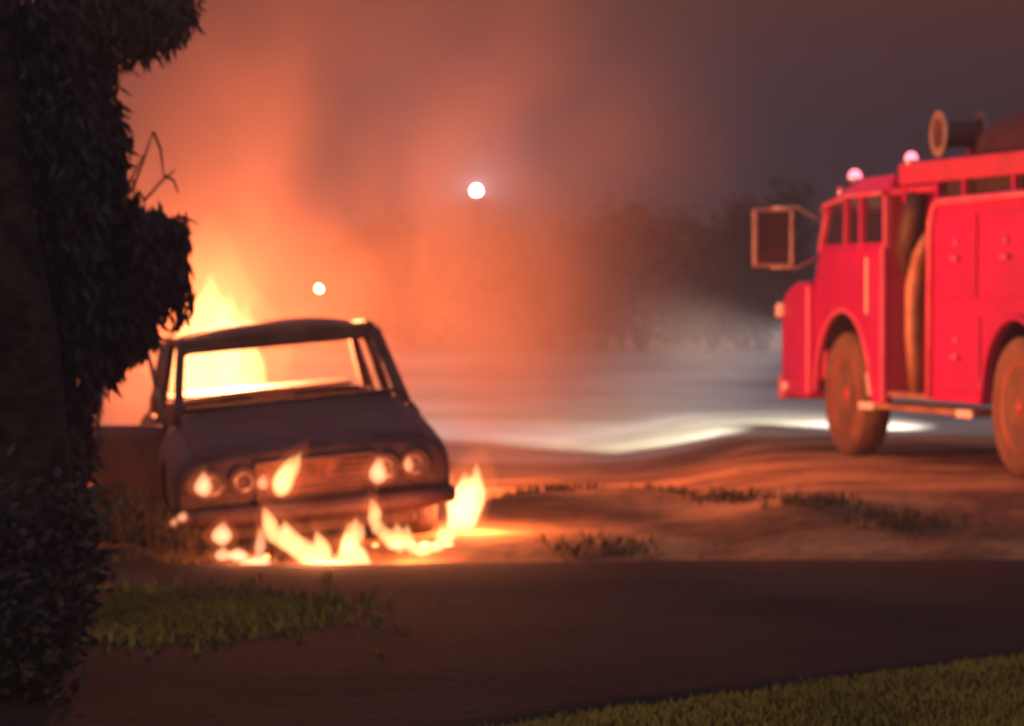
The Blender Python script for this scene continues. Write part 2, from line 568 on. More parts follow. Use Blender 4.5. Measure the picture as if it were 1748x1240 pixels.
# ------------------------------------------------------------------ burning sedan
def car():
    root = empty('burning_sedan', (-1.14, 21.0, -0.005), (R(0.6), R(-5.3), R(9)))
    tag(root, 'burnt-out old sedan with four round lamps and flames under its nose', 'car')
    def sec(y, hw, zb, zs, zc):
        hw *= 1.035
        h = [(0, zc), (.45*hw, zc-.006), (.78*hw, zc-.03), (.94*hw, zs), (hw, zs-.11), (hw, (zs+zb)/2-.03), (.975*hw, zb+.07), (.90*hw, zb)]
        loop = [(x, y, z) for x, z in h] + [(0, y, zb)] + [(-x, y, z) for x, z in h[:0:-1]]
        return loop
    b = MB()
    # nose: from the grille to the cowl
    b.loft([sec(.00, .775, .20, .545, .60), sec(.035, .80, .19, .59, .645), sec(.14, .82, .18, .625, .685), sec(.45, .83, .17, .66, .735),
            sec(.85, .83, .17, .705, .80), sec(1.18, .83, .17, .745, .86), sec(1.22, .83, .17, .745, .86)])
    # tail
    b.loft([sec(3.22, .83, .20, .79, .88), sec(3.27, .83, .20, .79, .88), sec(3.7, .82, .20, .77, .85), sec(4.1, .80, .24, .74, .80), sec(4.2, .76, .28, .68, .73)])
    # floor and sills
    b.box(-.80, .80, 1.18, 3.26, .20, .24)
    for s in (-1, 1):
        b.box(s*.80-.025, s*.80+.025, 1.18, 3.26, .17, .33)
    body = b.build('body', M['burnt'], root, subsurf=2)
    # wheel arches cut through the body
    cut = MB()
    for y in (.72, 3.36):
        for s in (-1, 1):
            cut.lathe([(.335, -.14), (.335, .14)], (s*.80, y, .27), 'x', 28)
    cutter = cut.build('cutter', M['charcoal'])
    cutter.parent = root
    bo = body.modifiers.new('arch', 'BOOLEAN')
    bo.object = cutter
    bo.operation = 'DIFFERENCE'
    bo.solver = 'EXACT'
    bpy.context.view_layer.update()
    dg = bpy.context.evaluated_depsgraph_get()
    me = bpy.data.meshes.new_from_object(body.evaluated_get(dg))
    body.modifiers.clear()
    body.data = me
    bpy.data.objects.remove(cutter, do_unlink=True)
    # hood panel laid on the nose, with a warped dent
    hv, hf = [], []
    nx, ny = 16, 14
    for j in range(ny + 1):
        y = .10 + 1.06 * j / ny
        zc = .672 + (.862 - .672) * (j / ny) ** .92
        for i in range(nx + 1):
            u = -1 + 2 * i / nx
            x = u * .70
            z = zc - .030 * abs(u) ** 2.4 + .006 - .012 * max(0, 1 - j / 2)
            z -= .020 * math.exp(-((x - .10) / .26) ** 2 - ((y - .42) / .20) ** 2)
            z += .006 * noise.noise(Vector((x * 4, y * 3, 1)))
            hv.append((x, y, z))
    for j in range(ny):
        for i in range(nx):
            k = j*(nx+1)+i
            hf.append((k, k+1, k+nx+2, k+nx+1))
    hm = MB(); hm.faces(hv, hf)
    ho = hm.build('hood', M['hood'], root, smooth=True)
    sd = ho.modifiers.new('thickness', 'SOLIDIFY'); sd.thickness = .018; sd.offset = -1
    # boot lid
    MB().box(-.66, .66, 3.40, 4.06, .845, .868).build('boot_lid', M['hood'], root, bevel=.01)
    # roof: crowned shell
    rv, rf = [], []
    nx, ny = 14, 12
    for j in range(ny + 1):
        v = j / ny
        y = 1.66 + 1.36 * v
        hw = .635 - .02 * abs(2*v-1) ** 2
        for i in range(nx + 1):
            u = -1 + 2 * i / nx
            z = 1.362 - .085 * abs(u) ** 3.2 - .060 * abs(2*v-1) ** 4 + .006 * noise.noise(Vector((u * 2, v * 3, 4)))
            rv.append((u * hw, y, z))
    for j in range(ny):
        for i in range(nx):
            k = j*(nx+1)+i
            rf.append((k, k+1, k+nx+2, k+nx+1))
    rm = MB(); rm.faces(rv, rf)
    ro = rm.build('roof', M['burnt_roof'], root, smooth=True)
    sd = ro.modifiers.new('thickness', 'SOLIDIFY'); sd.thickness = .03; sd.offset = -1
    # header rails over the screens
    h = MB(); h.bar((-.60, 1.665, 1.255), (.60, 1.665, 1.255), .05, .10); h.build('windscreen_header', M['burnt_roof'], root, bevel=.015)
    h = MB(); h.bar((-.60, 3.01, 1.245), (.60, 3.01, 1.245), .05, .06); h.build('rear_window_header', M['burnt_roof'], root, bevel=.012)
    for s in (-1, 1):
        MB().tube([(s*.715, 1.16, .80), (s*.695, 1.22, .90), (s*.655, 1.47, 1.10), (s*.615, 1.67, 1.275)], [.034, .032, .030, .030], 10).build('windscreen_pillar', M['burnt'], root, smooth=True)
        MB().bar((s*.765, 2.28, .74), (s*.63, 2.31, 1.28), .05, .07, (0, 1, 0)).build('centre_pillar', M['burnt'], root, bevel=.01)
        MB().loft([[(s*.76, 3.18, .82), (s*.70, 3.18, .82), (s*.70, 3.52, .84), (s*.76, 3.52, .84)],
                   [(s*.645, 2.90, 1.27), (s*.60, 2.90, 1.27), (s*.60, 3.06, 1.25), (s*.645, 3.06, 1.25)]]).build('rear_pillar', M['burnt'], root, bevel=.012)
        MB().tube([(s*.625, 1.68, 1.285), (s*.65, 2.3, 1.30), (s*.63, 2.98, 1.275)], .018, 8).build('rain_gutter', M['baremetal'] if s < 0 else M['burnt'], root, smooth=True)  # left gutter paler to carry the roof-corner highlight, right kept dark
    # seal strip round the empty windscreen, glinting
    MB().tube([(-.672, 1.20, .885), (-.65, 1.36, 1.02), (-.60, 1.62, 1.225), (-.3, 1.655, 1.232), (.3, 1.655, 1.232), (.60, 1.62, 1.225), (.65, 1.36, 1.02), (.672, 1.20, .885)], .010, 7).build('windscreen_seal', M['baremetal'], root, smooth=True)
    # cowl, dashboard
    MB().bar((-.68, 1.21, .872), (.68, 1.21, .872), .07, .03).build('cowl', M['charcoal'], root, bevel=.01)
    MB().bar((-.66, 1.42, .80), (.66, 1.42, .80), .30, .13).build('dashboard', M['charcoal'], root, bevel=.03)
    for s in (-1, 1):                       # burnt-out seat frames
        st = MB(); st.bar((s*.62, 2.05, .45), (s*.10, 2.05, .45), .48, .16); st.build('seat', M['charcoal'], root, bevel=.04)
        sb = MB()
        sb.tube([(s*.60, 2.30, .5), (s*.58, 2.42, .86), (s*.14, 2.42, .86), (s*.12, 2.30, .5)], .018, 7)
        for q in range(4):
            sb.tube([(s*.59, 2.33 + .025*q, .55 + .08*q), (s*.13, 2.33 + .025*q, .55 + .08*q)], .008, 5)
        sb.build('seat_frame', M['charcoal'], root)
    MB().bar((-.62, 2.85, .45), (.62, 2.85, .45), .5, .18).build('rear_seat', M['charcoal'], root, bevel=.05)
    # doors; the one on the photo's left hangs open
    def door(s, y0, y1, swing=0):
        d = empty('door', (s*.80, y0, .32))
        d.parent = root
        L = y1 - y0
        p = MB()
        p.loft([[(s*.03, .01, -.02), (s*.03, L, -.02), (-s*.03, L, -.02), (-s*.03, .01, -.02)],
                [(s*.045, .01, .22), (s*.045, L, .22), (-s*.02, L, .22), (-s*.02, .01, .22)],
                [(s*.035, .01, .40), (s*.035, L, .40), (-s*.03, L, .40), (-s*.03, .01, .40)],
                [(-s*.01, .01, .47), (-s*.01, L, .47), (-s*.05, L, .47), (-s*.05, .01, .47)]])
        p.build('door_panel', M['burnt'], d, bevel=.012)
        f = MB()
        top = [(-s*.03, .03, .46), (-s*.145, .40 if y0 < 1.5 else .06, .935), (-s*.15, L - .05, .945), (-s*.03, L - .03, .46)]
        f.tube([top[0], top[1]], .017, 7); f.tube([top[1], top[2]], .017, 7); f.tube([top[2], top[3]], .017, 7)
        f.build('window_frame', M['baremetal'] if s < 0 else M['burnt'], d, smooth=True)  # highlight by material: left frames pale as lit strips, right ones dark
        MB().bar((s*.05, L - .16, .37), (s*.05, L - .05, .37), .02, .03).build('handle', M['baremetal'], d, bevel=.005)
        d.rotation_euler = (0, 0, -s * R(swing) * -1 if False else s * R(-swing) * -1)
        return d
    door(1, 1.24, 2.26); door(1, 2.30, 3.20); door(-1, 2.30, 3.20)
    od = door(-1, 1.24, 2.26)
    od.rotation_euler = (0, 0, R(24))
    od['label'] = 'front door hanging open with fire glowing through its window'
    # grille
    fr = MB()
    for a, b_ in (((-.345, .57), (.365, .57)), ((-.345, .335), (.365, .335)), ((-.345, .335), (-.345, .57)), ((.365, .335), (.365, .57))):
        fr.bar((a[0], -.022, a[1]), (b_[0], -.022, b_[1]), .045, .022, (0, 0, 1) if a[1] == b_[1] else (1, 0, 0))
    fr.build('grille_frame', M['burnt'], root, bevel=.005)
    MB().box(-.335, .355, -.006, .004, .345, .56).build('radiator', M['radiator'], root)
    for k in range(6):
        z = .368 + .034 * k
        x1 = .34 if k not in (2, 3) else .34
        x0 = -.33 if k < 2 else .02 + .03 * k       # left half of the bars burnt away
        MB().bar((x0, -.018, z + .004 * (k % 2)), (x1, -.018, z), .012, .009).build('grille_bar', M['burnt'], root)
    # round lamps
    for x, z, r in ((-.61, .47, .082), (-.425, .475, .082), (.43, .475, .082), (.61, .48, .082)):
        hl = empty('headlamp', (x, -.012, z)); hl.parent = root
        prof = [(r*.78, .012), (r*1.0, .0), (r*1.12, -.022), (r*1.02, -.036), (r*.84, -.030), (r*.80, -.006)]
        MB().lathe(prof, axis='y', n=24).build('lamp_rim', M['burnt'], hl, smooth=True)
        MB().lathe([(.004, .004), (r*.45, -.002), (r*.80, -.024), (r*.80, -.021), (r*.45, .004), (.004, .010)], axis='y', n=24).build('lamp_bowl', M['sooty'], hl, smooth=True)
    # bumper
    bp = MB()
    bp.tube([(-.84, .16, .285), (-.80, -.03, .28), (-.6, -.085, .275), (0, -.105, .272), (.6, -.085, .275), (.80, -.03, .28), (.84, .16, .285)], [.04, .05, .055, .058, .055, .05, .04], 12)
    bp.build('front_bumper', M['burnt'], root, smooth=True)
    for s in (-1, 1):
        MB().bar((s*.34, -.155, .20), (s*.34, -.150, .33), .04, .03, (0, 1, 0)).build('overrider', M['burnt'], root, bevel=.012)
    bp = MB()
    bp.tube([(-.80, 4.05, .42), (-.74, 4.24, .41), (0, 4.29, .40), (.74, 4.24, .41), (.80, 4.05, .42)], .05, 10)
    bp.build('rear_bumper', M['burnt'], root, smooth=True)
    for s in (-1, 1):
        MB().box(s*.62-.12, s*.62+.12, 4.185, 4.212, .53, .66).build('tail_lamp', M['radiator'], root, bevel=.01)
    MB().box(-.6, .6, .12, .16, .12, .20).build('valance', M['burnt'], root, bevel=.01)
    for s in (-1, 1):
        for y in (.72, 3.36):
            w = empty('wheel', (s*.70, y, .265)); w.parent = root
            MB().lathe([(.17, -.075), (.24, -.088), (.262, -.06), (.268, 0), (.262, .06), (.24, .088), (.17, .075)], axis='x', n=28).build('tyre', M['tyre'], w, smooth=True)
            MB().lathe([(.03, s*.045), (.09, s*.06), (.15, s*.045), (.172, s*.072), (.172, -s*.06), (.02, -s*.05)], axis='x', n=24).build('rim', M['baremetal'], w, smooth=True)
    return root
sedan = car()

# ------------------------------------------------------------------ flames
def flame_body(blobs, base, ny, lean, voxel, flick, sc, grow, name, m):
    mb = MB()
    for px, pb, pt, wp, Y in blobs:
        a, t = at(px, pb, Y) - base, at(px, pt, Y) - base
        r = wp / F * Y / 2 * 1.12 * grow
        hgt = (t.z - a.z) * (1 + (grow - 1) * .45)
        a.z -= (grow - 1) * .02
        n, seg = 12, 10
        rings = []
        for k in range(seg + 1):
            v = k / seg
            prof = (math.sin(math.pi * min(1, v * 1.0 + .04)) ** .75) * (1.12 - .72 * v)
            rr = max(.003, r * prof)
            off = lean * hgt * v * v + flick * hgt * noise.noise(Vector((px * .13, v * 2.2, Y)))
            offy = flick * hgt * noise.noise(Vector((px * .17, v * 2.2, Y + 9)))
            c = a + Vector((off, offy, hgt * v))
            rings.append([c + Vector((math.cos(q*2*math.pi/n) * rr, math.sin(q*2*math.pi/n) * rr * ny, 0)) for q in range(n)])
        mb.loft(rings)
    o = mb.build(name, m)
    rm = o.modifiers.new('fuse', 'REMESH')
    rm.mode = 'VOXEL'
    rm.voxel_size = voxel
    bpy.context.view_layer.update()
    dg = bpy.context.evaluated_depsgraph_get()
    me = bpy.data.meshes.new_from_object(o.evaluated_get(dg))
    o.modifiers.clear()
    for v in me.vertices:
        d = Vector((noise.noise(v.co * sc), noise.noise(v.co * sc + Vector((5, 3, 1))), noise.noise(v.co * sc * .7 + Vector((1, 7, 2)))))
        v.co += d * voxel * 1.1 * grow
    for p in me.polygons: p.use_smooth = True
    me.materials.clear(); me.materials.append(m)
    o.data = me
    return o

def flame(name, blobs, m, label, ny=.9, lean=.18, voxel=.016, flick=.05, sc=9.0, outer=True):
    """blobs: (px, py_bottom, py_top, width_px, depth) tongues fused into one closed body of burning gas"""
    cx = sum(b[0] for b in blobs) / len(blobs)
    Y0 = sum(b[4] for b in blobs) / len(blobs)
    base = at(cx, max(b[1] for b in blobs), Y0)
    o = flame_body(blobs, base, ny, lean, voxel, flick, sc, 1.0, name, m)
    o.location = base + Vector((0, 0, .03 if name == 'ground_flame' else 0))
    if outer:
        q = flame_body(blobs, base, ny, lean, voxel * 1.5, flick, sc * .6, 1.9, 'flame_halo', M['outer'])  # wider body added as the flame's glow
        q.parent = o
    return tag(o, label, 'flame', 'flames on and under the burning car')

YR = 25.5
flame('tall_flame', [(360, 740, 445, 130, YR), (400, 740, 500, 110, YR), (330, 740, 520, 90, YR + .1), (425, 720, 480, 50, YR), (385, 730, 460, 60, YR - .1)],
      M['flame_big'], 'tall pale yellow flame rising behind the car roof', ny=.7, lean=.02, voxel=.03, flick=.08, sc=5)
YG = 20.84
flame('grille_flame', [(478, 848, 775, 40, YG), (492, 838, 765, 26, YG)], M['flame'], 'flame licking up out of the car grille', lean=.35, voxel=.009)
flame('lamp_flame', [(347, 848, 800, 34, 20.80)], M['flame_small'], 'small flame in the car lamp at the far left', lean=.02, voxel=.008)
flame('lamp_flame', [(645, 826, 775, 34, 20.90)], M['flame_small'], 'small flame in the inner lamp right of the car grille', lean=.02, voxel=.008)
flame('lamp_flame', [(697, 806, 772, 18, 20.95)], M['flame_small'], 'tiny flame in the outermost lamp on the right of the car', lean=.02, voxel=.007)
flame('lamp_flame', [(448, 836, 806, 20, 20.84)], M['flame_small'], 'tiny flame at the left end of the car grille', lean=.1, voxel=.007)
flame('wheel_flame', [(790, 905, 800, 60, 21.4), (808, 900, 780, 44, 21.45), (778, 905, 840, 40, 21.35)], M['flame'], 'bright upright flame at the car front wheel on the right', lean=.05, voxel=.014)
YU = 19.80
def row(path, n, w, h, Y, jit=.5):
    out = []
    for k in range(n):
        t = k / (n - 1) * (len(path) - 1)
        a = min(int(t), len(path) - 2); f = t - a
        px = path[a][0] * (1 - f) + path[a+1][0] * f
        pb = path[a][1] * (1 - f) + path[a+1][1] * f
        hh = h * random.uniform(1 - jit, 1 + jit)
        out.append((px + random.uniform(-4, 4), pb, pb - hh, w * random.uniform(.7, 1.3), Y))
    return out
flame('ground_flame', row([(640, 910), (655, 938), (680, 955), (720, 958), (755, 950), (772, 925)], 13, 32, 40, YU+.4),
      M['flame'], 'low fire burning on the ground under the right side of the bumper', lean=-.15, voxel=.010)
flame('ground_flame', row([(462, 930), (490, 950), (515, 972), (545, 984), (585, 984), (622, 980)], 15, 36, 50, YU) + [(560, 984, 962, 120, YU)],
      M['flame'], 'widest low fire on the ground under the middle of the bumper', lean=-.15, voxel=.010)
flame('dripping_flame', [(590, 948, 885, 22, YU+.45), (602, 940, 878, 28, YU+.45), (614, 930, 888, 20, YU+.45)], M['flame'], 'flame hanging under the bumper between the two ground fires', lean=.12, voxel=.009)
flame('ground_flame', [(378, 940, 898, 40, YU), (380, 968, 940, 30, YU), (405, 966, 942, 46, YU)], M['flame_small'], 'small fire under the left end of the bumper', lean=.05, voxel=.009)
flame('ground_flame', [(440, 982, 952, 52, YU-.1), (442, 965, 900, 22, YU-.1), (422, 980, 958, 34, YU-.1)], M['flame_small'], 'small fire on the ground second from the left under the bumper', lean=.05, voxel=.009)
flame('ground_flame', [(310, 900, 878, 20, 20.5), (296, 908, 890, 14, 20.5)], M['flame_small'], 'tiny flame on the ground by the car wheel on the left', lean=.2, voxel=.006)

# light that the fire gives off
FIRE = (1.0, 0.25, 0.085)
lamp('fire_light', 'POINT', at(372, 520, 25.6), 2800, FIRE, .25)
lamp('fire_light', 'POINT', at(372, 640, 24.9), 90, FIRE, .2)
lamp('fire_light', 'POINT', at(806, 850, 21.5), 90, FIRE, .08)
lamp('fire_light', 'POINT', at(545, 940, 19.95), 60, FIRE, .10)
lamp('fire_light', 'POINT', at(705, 930, 20.35), 45, FIRE, .10)
lamp('fire_light', 'POINT', at(410, 940, 19.95), 14, FIRE, .06)
lamp('fire_light', 'POINT', at(488, 810, 20.70), 3, FIRE, .04)

# glowing debris under the nose
k = 0
places = ['under the right headlamps', 'beside the wheel flame', 'nearest the right tyre', 'in front of the right ground fire', 'between the two ground fires', 'left of the middle ground fire', 'furthest left under the bumper', 'behind the right ground fire']
for px, py in ((700, 905), (745, 900), (765, 915), (725, 925), (640, 940), (455, 950), (415, 940), (680, 915)):
    p = at(px, py, 20.9 if px > 600 else 20.6)
    p.z = gz(p.x, p.y) + .012
    m_ = MB(); m_.ball((0, 0, 0), random.uniform(.02, .04), .02, random.uniform(.010, .018), 1)
    for v in m_.bm.verts: v.co *= random.uniform(.75, 1.2)
    o = m_.build('ember', M['ember']); o.location = p
    tag(o, 'glowing ember on the ground ' + places[k], 'ember', 'embers under the car'); k += 1

# ------------------------------------------------------------------ fire engine
def truck():
    fx, fy = 2.70, 28.6
    ang = math.atan2(3.6, -.89)
    root = empty('fire_engine', (fx, fy, TRUCK_Z), (0, 0, ang))
    tag(root, 'red fire engine with snub hood and hose bed parked on the dirt shoulder', 'fire engine')
    W2 = -2.3
    def arch(cx, r, n=14, zb=.42):
        return [(cx + r * math.cos(math.pi * k / n), .50 + r * math.sin(math.pi * k / n)) for k in range(n + 1)]
    # cab lower sides with wheel arch
    for y0, y1 in ((-.04, 0), (W2, W2 + .04)):
        poly = [(-.98, .44), (-.64, .44)] + arch(.04, .66)[::-1] + [(.74, .60), (.74, 1.42), (.62, 1.68), (-.98, 1.68)]
        MB().prism(poly, y0, y1).build('cab_side', M['red'], root, bevel=.012)
        # fender and front skirt, standing proud of the cab
        s = 1 if y0 > -1 else -1
        ya, yb = (y0 + .035, y1 + .07) if s > 0 else (y0 - .07, y1 - .035)
        fpoly = [(.745, .44), (1.36, .44), (1.43, .60), (1.43, 1.18), (1.34, 1.34), (1.05, 1.42), (.745, 1.42)]
        MB().prism(fpoly, min(ya, yb) - (.25 if s > 0 else 0), max(ya, yb) + (0 if s > 0 else .25)).build('front_fender', M['red'], root, bevel=.05)
        lip = arch(.04, .68)
        MB().tube([(x, (.0 if s > 0 else W2), z) for x, z in lip], .022, 7).build('arch_lip', M['red_trim'], root, smooth=True)
    MB().box(.74, 1.42, W2 + .22, -.22, .72, 1.44).build('hood', M['red'], root, bevel=.08)
    MB().box(.60, .745, W2 + .04, -.04, .60, 1.66).build('cowl', M['red'], root, bevel=.02)
    MB().box(-.98, -.90, W2 + .042, -.042, .5, 2.2).build('cab_rear_wall', M['red_dusty'], root)
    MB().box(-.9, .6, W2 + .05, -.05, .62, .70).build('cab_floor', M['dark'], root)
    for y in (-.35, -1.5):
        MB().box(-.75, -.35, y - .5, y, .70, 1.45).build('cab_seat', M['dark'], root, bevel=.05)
    # roof, dropping towards the windscreen
    MB().loft([[(-1.02, .02, 2.10), (-1.02, -.06, 2.26), (-1.02, W2 + .06, 2.26), (-1.02, W2 - .02, 2.10)],
               [(-.2, .02, 2.10), (-.2, -.07, 2.25), (-.2, W2 + .07, 2.25), (-.2, W2 - .02, 2.10)],
               [(.40, .02, 2.03), (.34, -.08, 2.15), (.34, W2 + .08, 2.15), (.40, W2 - .02, 2.03)],
               [(.50, 0, 1.99), (.48, -.08, 2.05), (.48, W2 + .08, 2.05), (.50, W2, 1.99)]]).build('cab_roof', M['red'], root, bevel=.03)
    MB().tube([(-1.0, .035, 2.105), (-.2, .035, 2.105), (.40, .03, 2.04), (.50, .01, 1.99)], .02, 7).build('roof_gutter', M['red_trim'], root, smooth=True)
    for y in (-.03, W2 + .03):
        MB().bar((.66, y, 1.66), (.46, y, 2.03), .055, .055, (0, 1, 0)).build('windscreen_post', M['red_trim'], root, bevel=.008)
        MB().bar((.02, y, 1.66), (.0, y, 2.11), .045, .05, (0, 1, 0)).build('window_post', M['red'], root, bevel=.008)
        MB().bar((-.37, y, 1.66), (-.37, y, 2.11), .05, .06, (0, 1, 0)).build('window_post', M['red'], root, bevel=.008)
        MB().bar((-.955, y, 1.66), (-.955, y, 2.11), .05, .07, (0, 1, 0)).build('window_post', M['red_trim'], root, bevel=.008)
        MB().bar((.6, y, 1.70), (-.93, y, 1.70), .045, .03).build('window_sill', M['red'], root)
        for x0, x1 in ((.0, .0), ):
            MB().faces([(.60, y, 1.70), (.05, y, 1.70), (.03, y, 2.08), (.43, y, 2.05)], [(0, 1, 2, 3)]).build('window_pane', M['glass'], root)
            MB().faces([(-.03, y, 1.70), (-.34, y, 1.70), (-.34, y, 2.09), (-.04, y, 2.09)], [(0, 1, 2, 3)]).build('window_pane', M['glass'], root)
            MB().faces([(-.40, y, 1.70), (-.92, y, 1.70), (-.92, y, 2.09), (-.40, y, 2.09)], [(0, 1, 2, 3)]).build('window_pane', M['glass'], root)
    MB().faces([(.665, W2 + .06, 1.67), (.665, -.06, 1.67), (.47, -.06, 2.02), (.47, W2 + .06, 2.02)], [(0, 1, 2, 3)]).build('windscreen', M['glass'], root)
    # door seam, handle, trim strip on the cab's rear edge
    MB().bar((-.945, .012, .46), (-.945, .012, 1.68), .07, .024, (0, 1, 0)).build('cab_edge_trim', M['red_trim'], root, bevel=.006)
    MB().bar((-.60, .018, 1.15), (-.60, .018, 1.60), .030, .022, (0, 1, 0)).build('grab_rail', M['white'], root, bevel=.006)
    MB().bar((-.66, .012, .50), (-.60, .012, .68), .03, .024, (0, 1, 0)).build('side_reflector', M['white'], root, bevel=.006)
    # mirror on its arm
    mr = empty('mirror', (.60, -.02, 1.80)); mr.parent = root
    mx, my = .12, .42
    MB().box(mx - .03, mx + .02, my - .17, my + .13, -.25, .21).build('mirror_shell', M['glass'], mr, bevel=.012)
    fr = MB()
    fr.bar((mx - .035, my + .14, -.25), (mx - .035, my + .14, .21), .035, .035, (0, 1, 0))
    fr.bar((mx - .035, my - .18, -.25), (mx - .035, my - .18, .21), .025, .025, (0, 1, 0))
    fr.bar((mx - .035, my - .18, .21), (mx - .035, my + .15, .21), .025, .025)
    fr.bar((mx - .035, my - .18, -.25), (mx - .035, my + .15, -.25), .03, .03)
    fr.build('mirror_frame', M['grey'], mr, bevel=.006)
    MB().tube([(0, -.02, .10), (.06, .2, .235), (mx - .03, my, .225)], .012, 7).build('mirror_arm', M['grey'], mr, smooth=True)
    MB().tube([(0, -.02, -.15), (.06, .2, -.27), (mx - .03, my, -.265)], .012, 7).build('mirror_arm', M['grey'], mr, smooth=True)
    # front: bumper, headlamps
    MB().box(1.44, 1.54, W2 - .02, .06, .42, .62).build('front_bumper', M['red_trim'], root, bevel=.03)
    for y in (-.22, W2 + .22):
        hl = empty('headlamp', (1.43, y, .92)); hl.parent = root
        MB().lathe([(.13, -.02), (.145, .02), (.125, .05), (.11, .03)], axis='x', n=22).build('lamp_rim', M['chrome'], hl, smooth=True)
        MB().lathe([(.11, .025), (.08, .04), (.005, .045)], axis='x', n=22).build('lens', M['head'], hl, smooth=True)
    MB().lathe([(.05, 0), (.05, .09), (.03, .12), (.005, .125)], (1.40, .075, 1.12), 'z', 14).build('marker_lamp', M['white'], root, smooth=True)
    MB().lathe([(.035, 0), (.035, .05), (.02, .07), (.004, .072)], (1.25, .085, .50), 'z', 12).build('marker_lamp', M['white'], root, smooth=True)
    # open crew bay between cab and body
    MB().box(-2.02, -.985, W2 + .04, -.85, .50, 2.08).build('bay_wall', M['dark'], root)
    MB().box(-2.02, -.985, -.845, -.02, .50, .545).build('bay_floor', M['tan'], root, bevel=.006)
    MB().box(-2.0, -1.0, W2 + .05, -.03, 2.085, 2.14).build('bay_roof', M['red_dusty'], root, bevel=.01)
    MB().box(-1.96, -1.55, -.8, -.16, .55, .93).build('bay_seat', M['tan'], root, bevel=.03)
    MB().box(-1.97, -1.86, -.8, -.16, .93, 1.55).build('bay_seat_back', M['tan'], root, bevel=.03)
    MB().tube([(-1.55, -.05, 2.08), (-1.52, -.03, 1.85), (-1.42, -.02, 1.66), (-1.30, -.10, 1.48), (-1.24, -.30, 1.36), (-1.22, -.6, 1.32)], [.085, .10, .095, .08, .07, .06], 12).build('hanging_hose', M['hose'], root, smooth=True)
    MB().tube([(-1.92, -.01, 1.75), (-1.80, .01, 1.60), (-1.66, .01, 1.35), (-1.64, .01, 1.0), (-1.68, .0, .56)], [.05, .07, .075, .07, .055], 10).build('curved_guard', M['tan'], root, smooth=True)
    # rear body
    bx0, bx1 = -6.1, -2.0
    poly = [(bx0, .50), (-4.33, .50)] + arch(-3.71, .62)[::-1] [::-1][::-1] + [(bx1, .50), (bx1, 2.03), (bx0, 2.03)]
    poly = [(bx0, .50)] + arch(-3.71, .62)[::-1] + [(bx1, .50), (bx1, 2.03), (bx0, 2.03)]
    for y0, y1 in ((-.05, 0), (W2, W2 + .05)):
        MB().prism(poly, y0, y1).build('body_side', M['red'], root, bevel=.012)
    MB().box(bx0, bx1 - .005, W2 + .05, -.05, 1.14, 2.02).build('water_tank', M['red_dusty'], root)
    MB().box(bx1 - .06, bx1, W2 + .052, -.052, .5, 2.02).build('body_front_wall', M['red_trim'], root)
    MB().box(bx0, bx0 + .05, W2 + .052, -.052, .5, 2.02).build('body_rear_wall', M['red'], root)
    # rounded pale trim round the locker side
    MB().tube([(bx1 + .0, .014, .52), (bx1 - .02, .014, 1.85), (bx1 - .10, .014, 1.97), (bx1 - .22, .014, 2.0), (bx0, .014, 2.03)], .032, 8).build('body_edge_trim', M['red_trim'], root, smooth=True)
    MB().tube([(-3.71 + .64 * math.cos(math.pi*k/16), .010, .50 + .64 * math.sin(math.pi*k/16)) for k in range(17)], .026, 8).build('arch_lip', M['red'], root, smooth=True)
    MB().bar((bx1 - .1, .010, 1.215), (bx0, .010, 1.215), .03, .05).build('rubbing_strip', M['red'], root, bevel=.008)
    for x0, x1, z0, z1 in ((-2.95, -2.22, 1.28, 1.90), (-3.02, -2.16, .58, 1.14), (-4.1, -3.05, 1.28, 1.90), (-5.1, -4.2, 1.28, 1.90)):
        lk = empty('locker_door', ((x0 + x1) / 2, .004, (z0 + z1) / 2)); lk.parent = root
        hw, hh = (x1 - x0) / 2, (z1 - z0) / 2
        MB().box(-hw, hw, -.004, .016, -hh, hh).build('door_panel', M['red'], lk, bevel=.01)
        MB().tube([(-.06, .035, -.02), (.06, .035, -.02)], .022, 8).build('handle', M['red_trim'], lk, smooth=True)
        MB().lathe([(.03, 0), (.03, .02), (.012, .03)], (0, .014, .10), 'y', 12).build('latch', M['red_trim'], lk, smooth=True)
    # hose bed rail above the lockers
    MB().bar((-1.25, -.03, 2.24), (bx0, -.03, 2.24), .05, .17).build('hose_bed_rail', M['red_dusty'], root, bevel=.02)
    MB().bar((-1.25, W2 + .03, 2.24), (bx0, W2 + .03, 2.24), .05, .17).build('hose_bed_rail', M['red_dusty'], root, bevel=.02)
    for x in (-1.35, -2.05, -2.62, -3.6, -4.7, -5.9):
        MB().bar((x, -.035, 2.02), (x, -.035, 2.17), .05, .04, (0, 1, 0)).build('rail_stanchion', M['red'], root)
    MB().box(bx0 + .06, -2.05, W2 + .09, -.09, 2.03, 2.16).build('hose_bed_floor', M['dark'], root)
    # covered hose load
    n = 14
    secs = []
    for j, x in enumerate((-2.40, -2.44, -2.8, -3.4, -4.2, -5.2, -5.9, -5.95)):
        q = .6 if j in (0, 7) else 1.0
        secs.append([(x, -1.15 + (.98 * math.cos(math.pi * k / n)) * (1 if q == 1 else .96), 2.17 + (.57 * q + .03 * math.sin(j * 2 + k)) * math.sin(math.pi * k / n) ** .45) for k in range(n + 1)])
    MB().loft(secs).build('hose_cover', M['canvas'], root, smooth=True)
    # round monitor drum at the front of the bed
    dr = empty('hose_reel', (-2.05, -.20, 2.52)); dr.parent = root
    MB().lathe([(.02, -.17), (.10, -.17), (.10, .17), (.02, .17)], axis='y', n=22).build('reel_core', M['hose'], dr, smooth=False)
    for y in (-.17, .15):
        MB().lathe([(.115, y), (.175, y), (.175, y + .02), (.115, y + .02), (.115, y)], axis='y', n=26).build('reel_flange', M['grey'], dr)
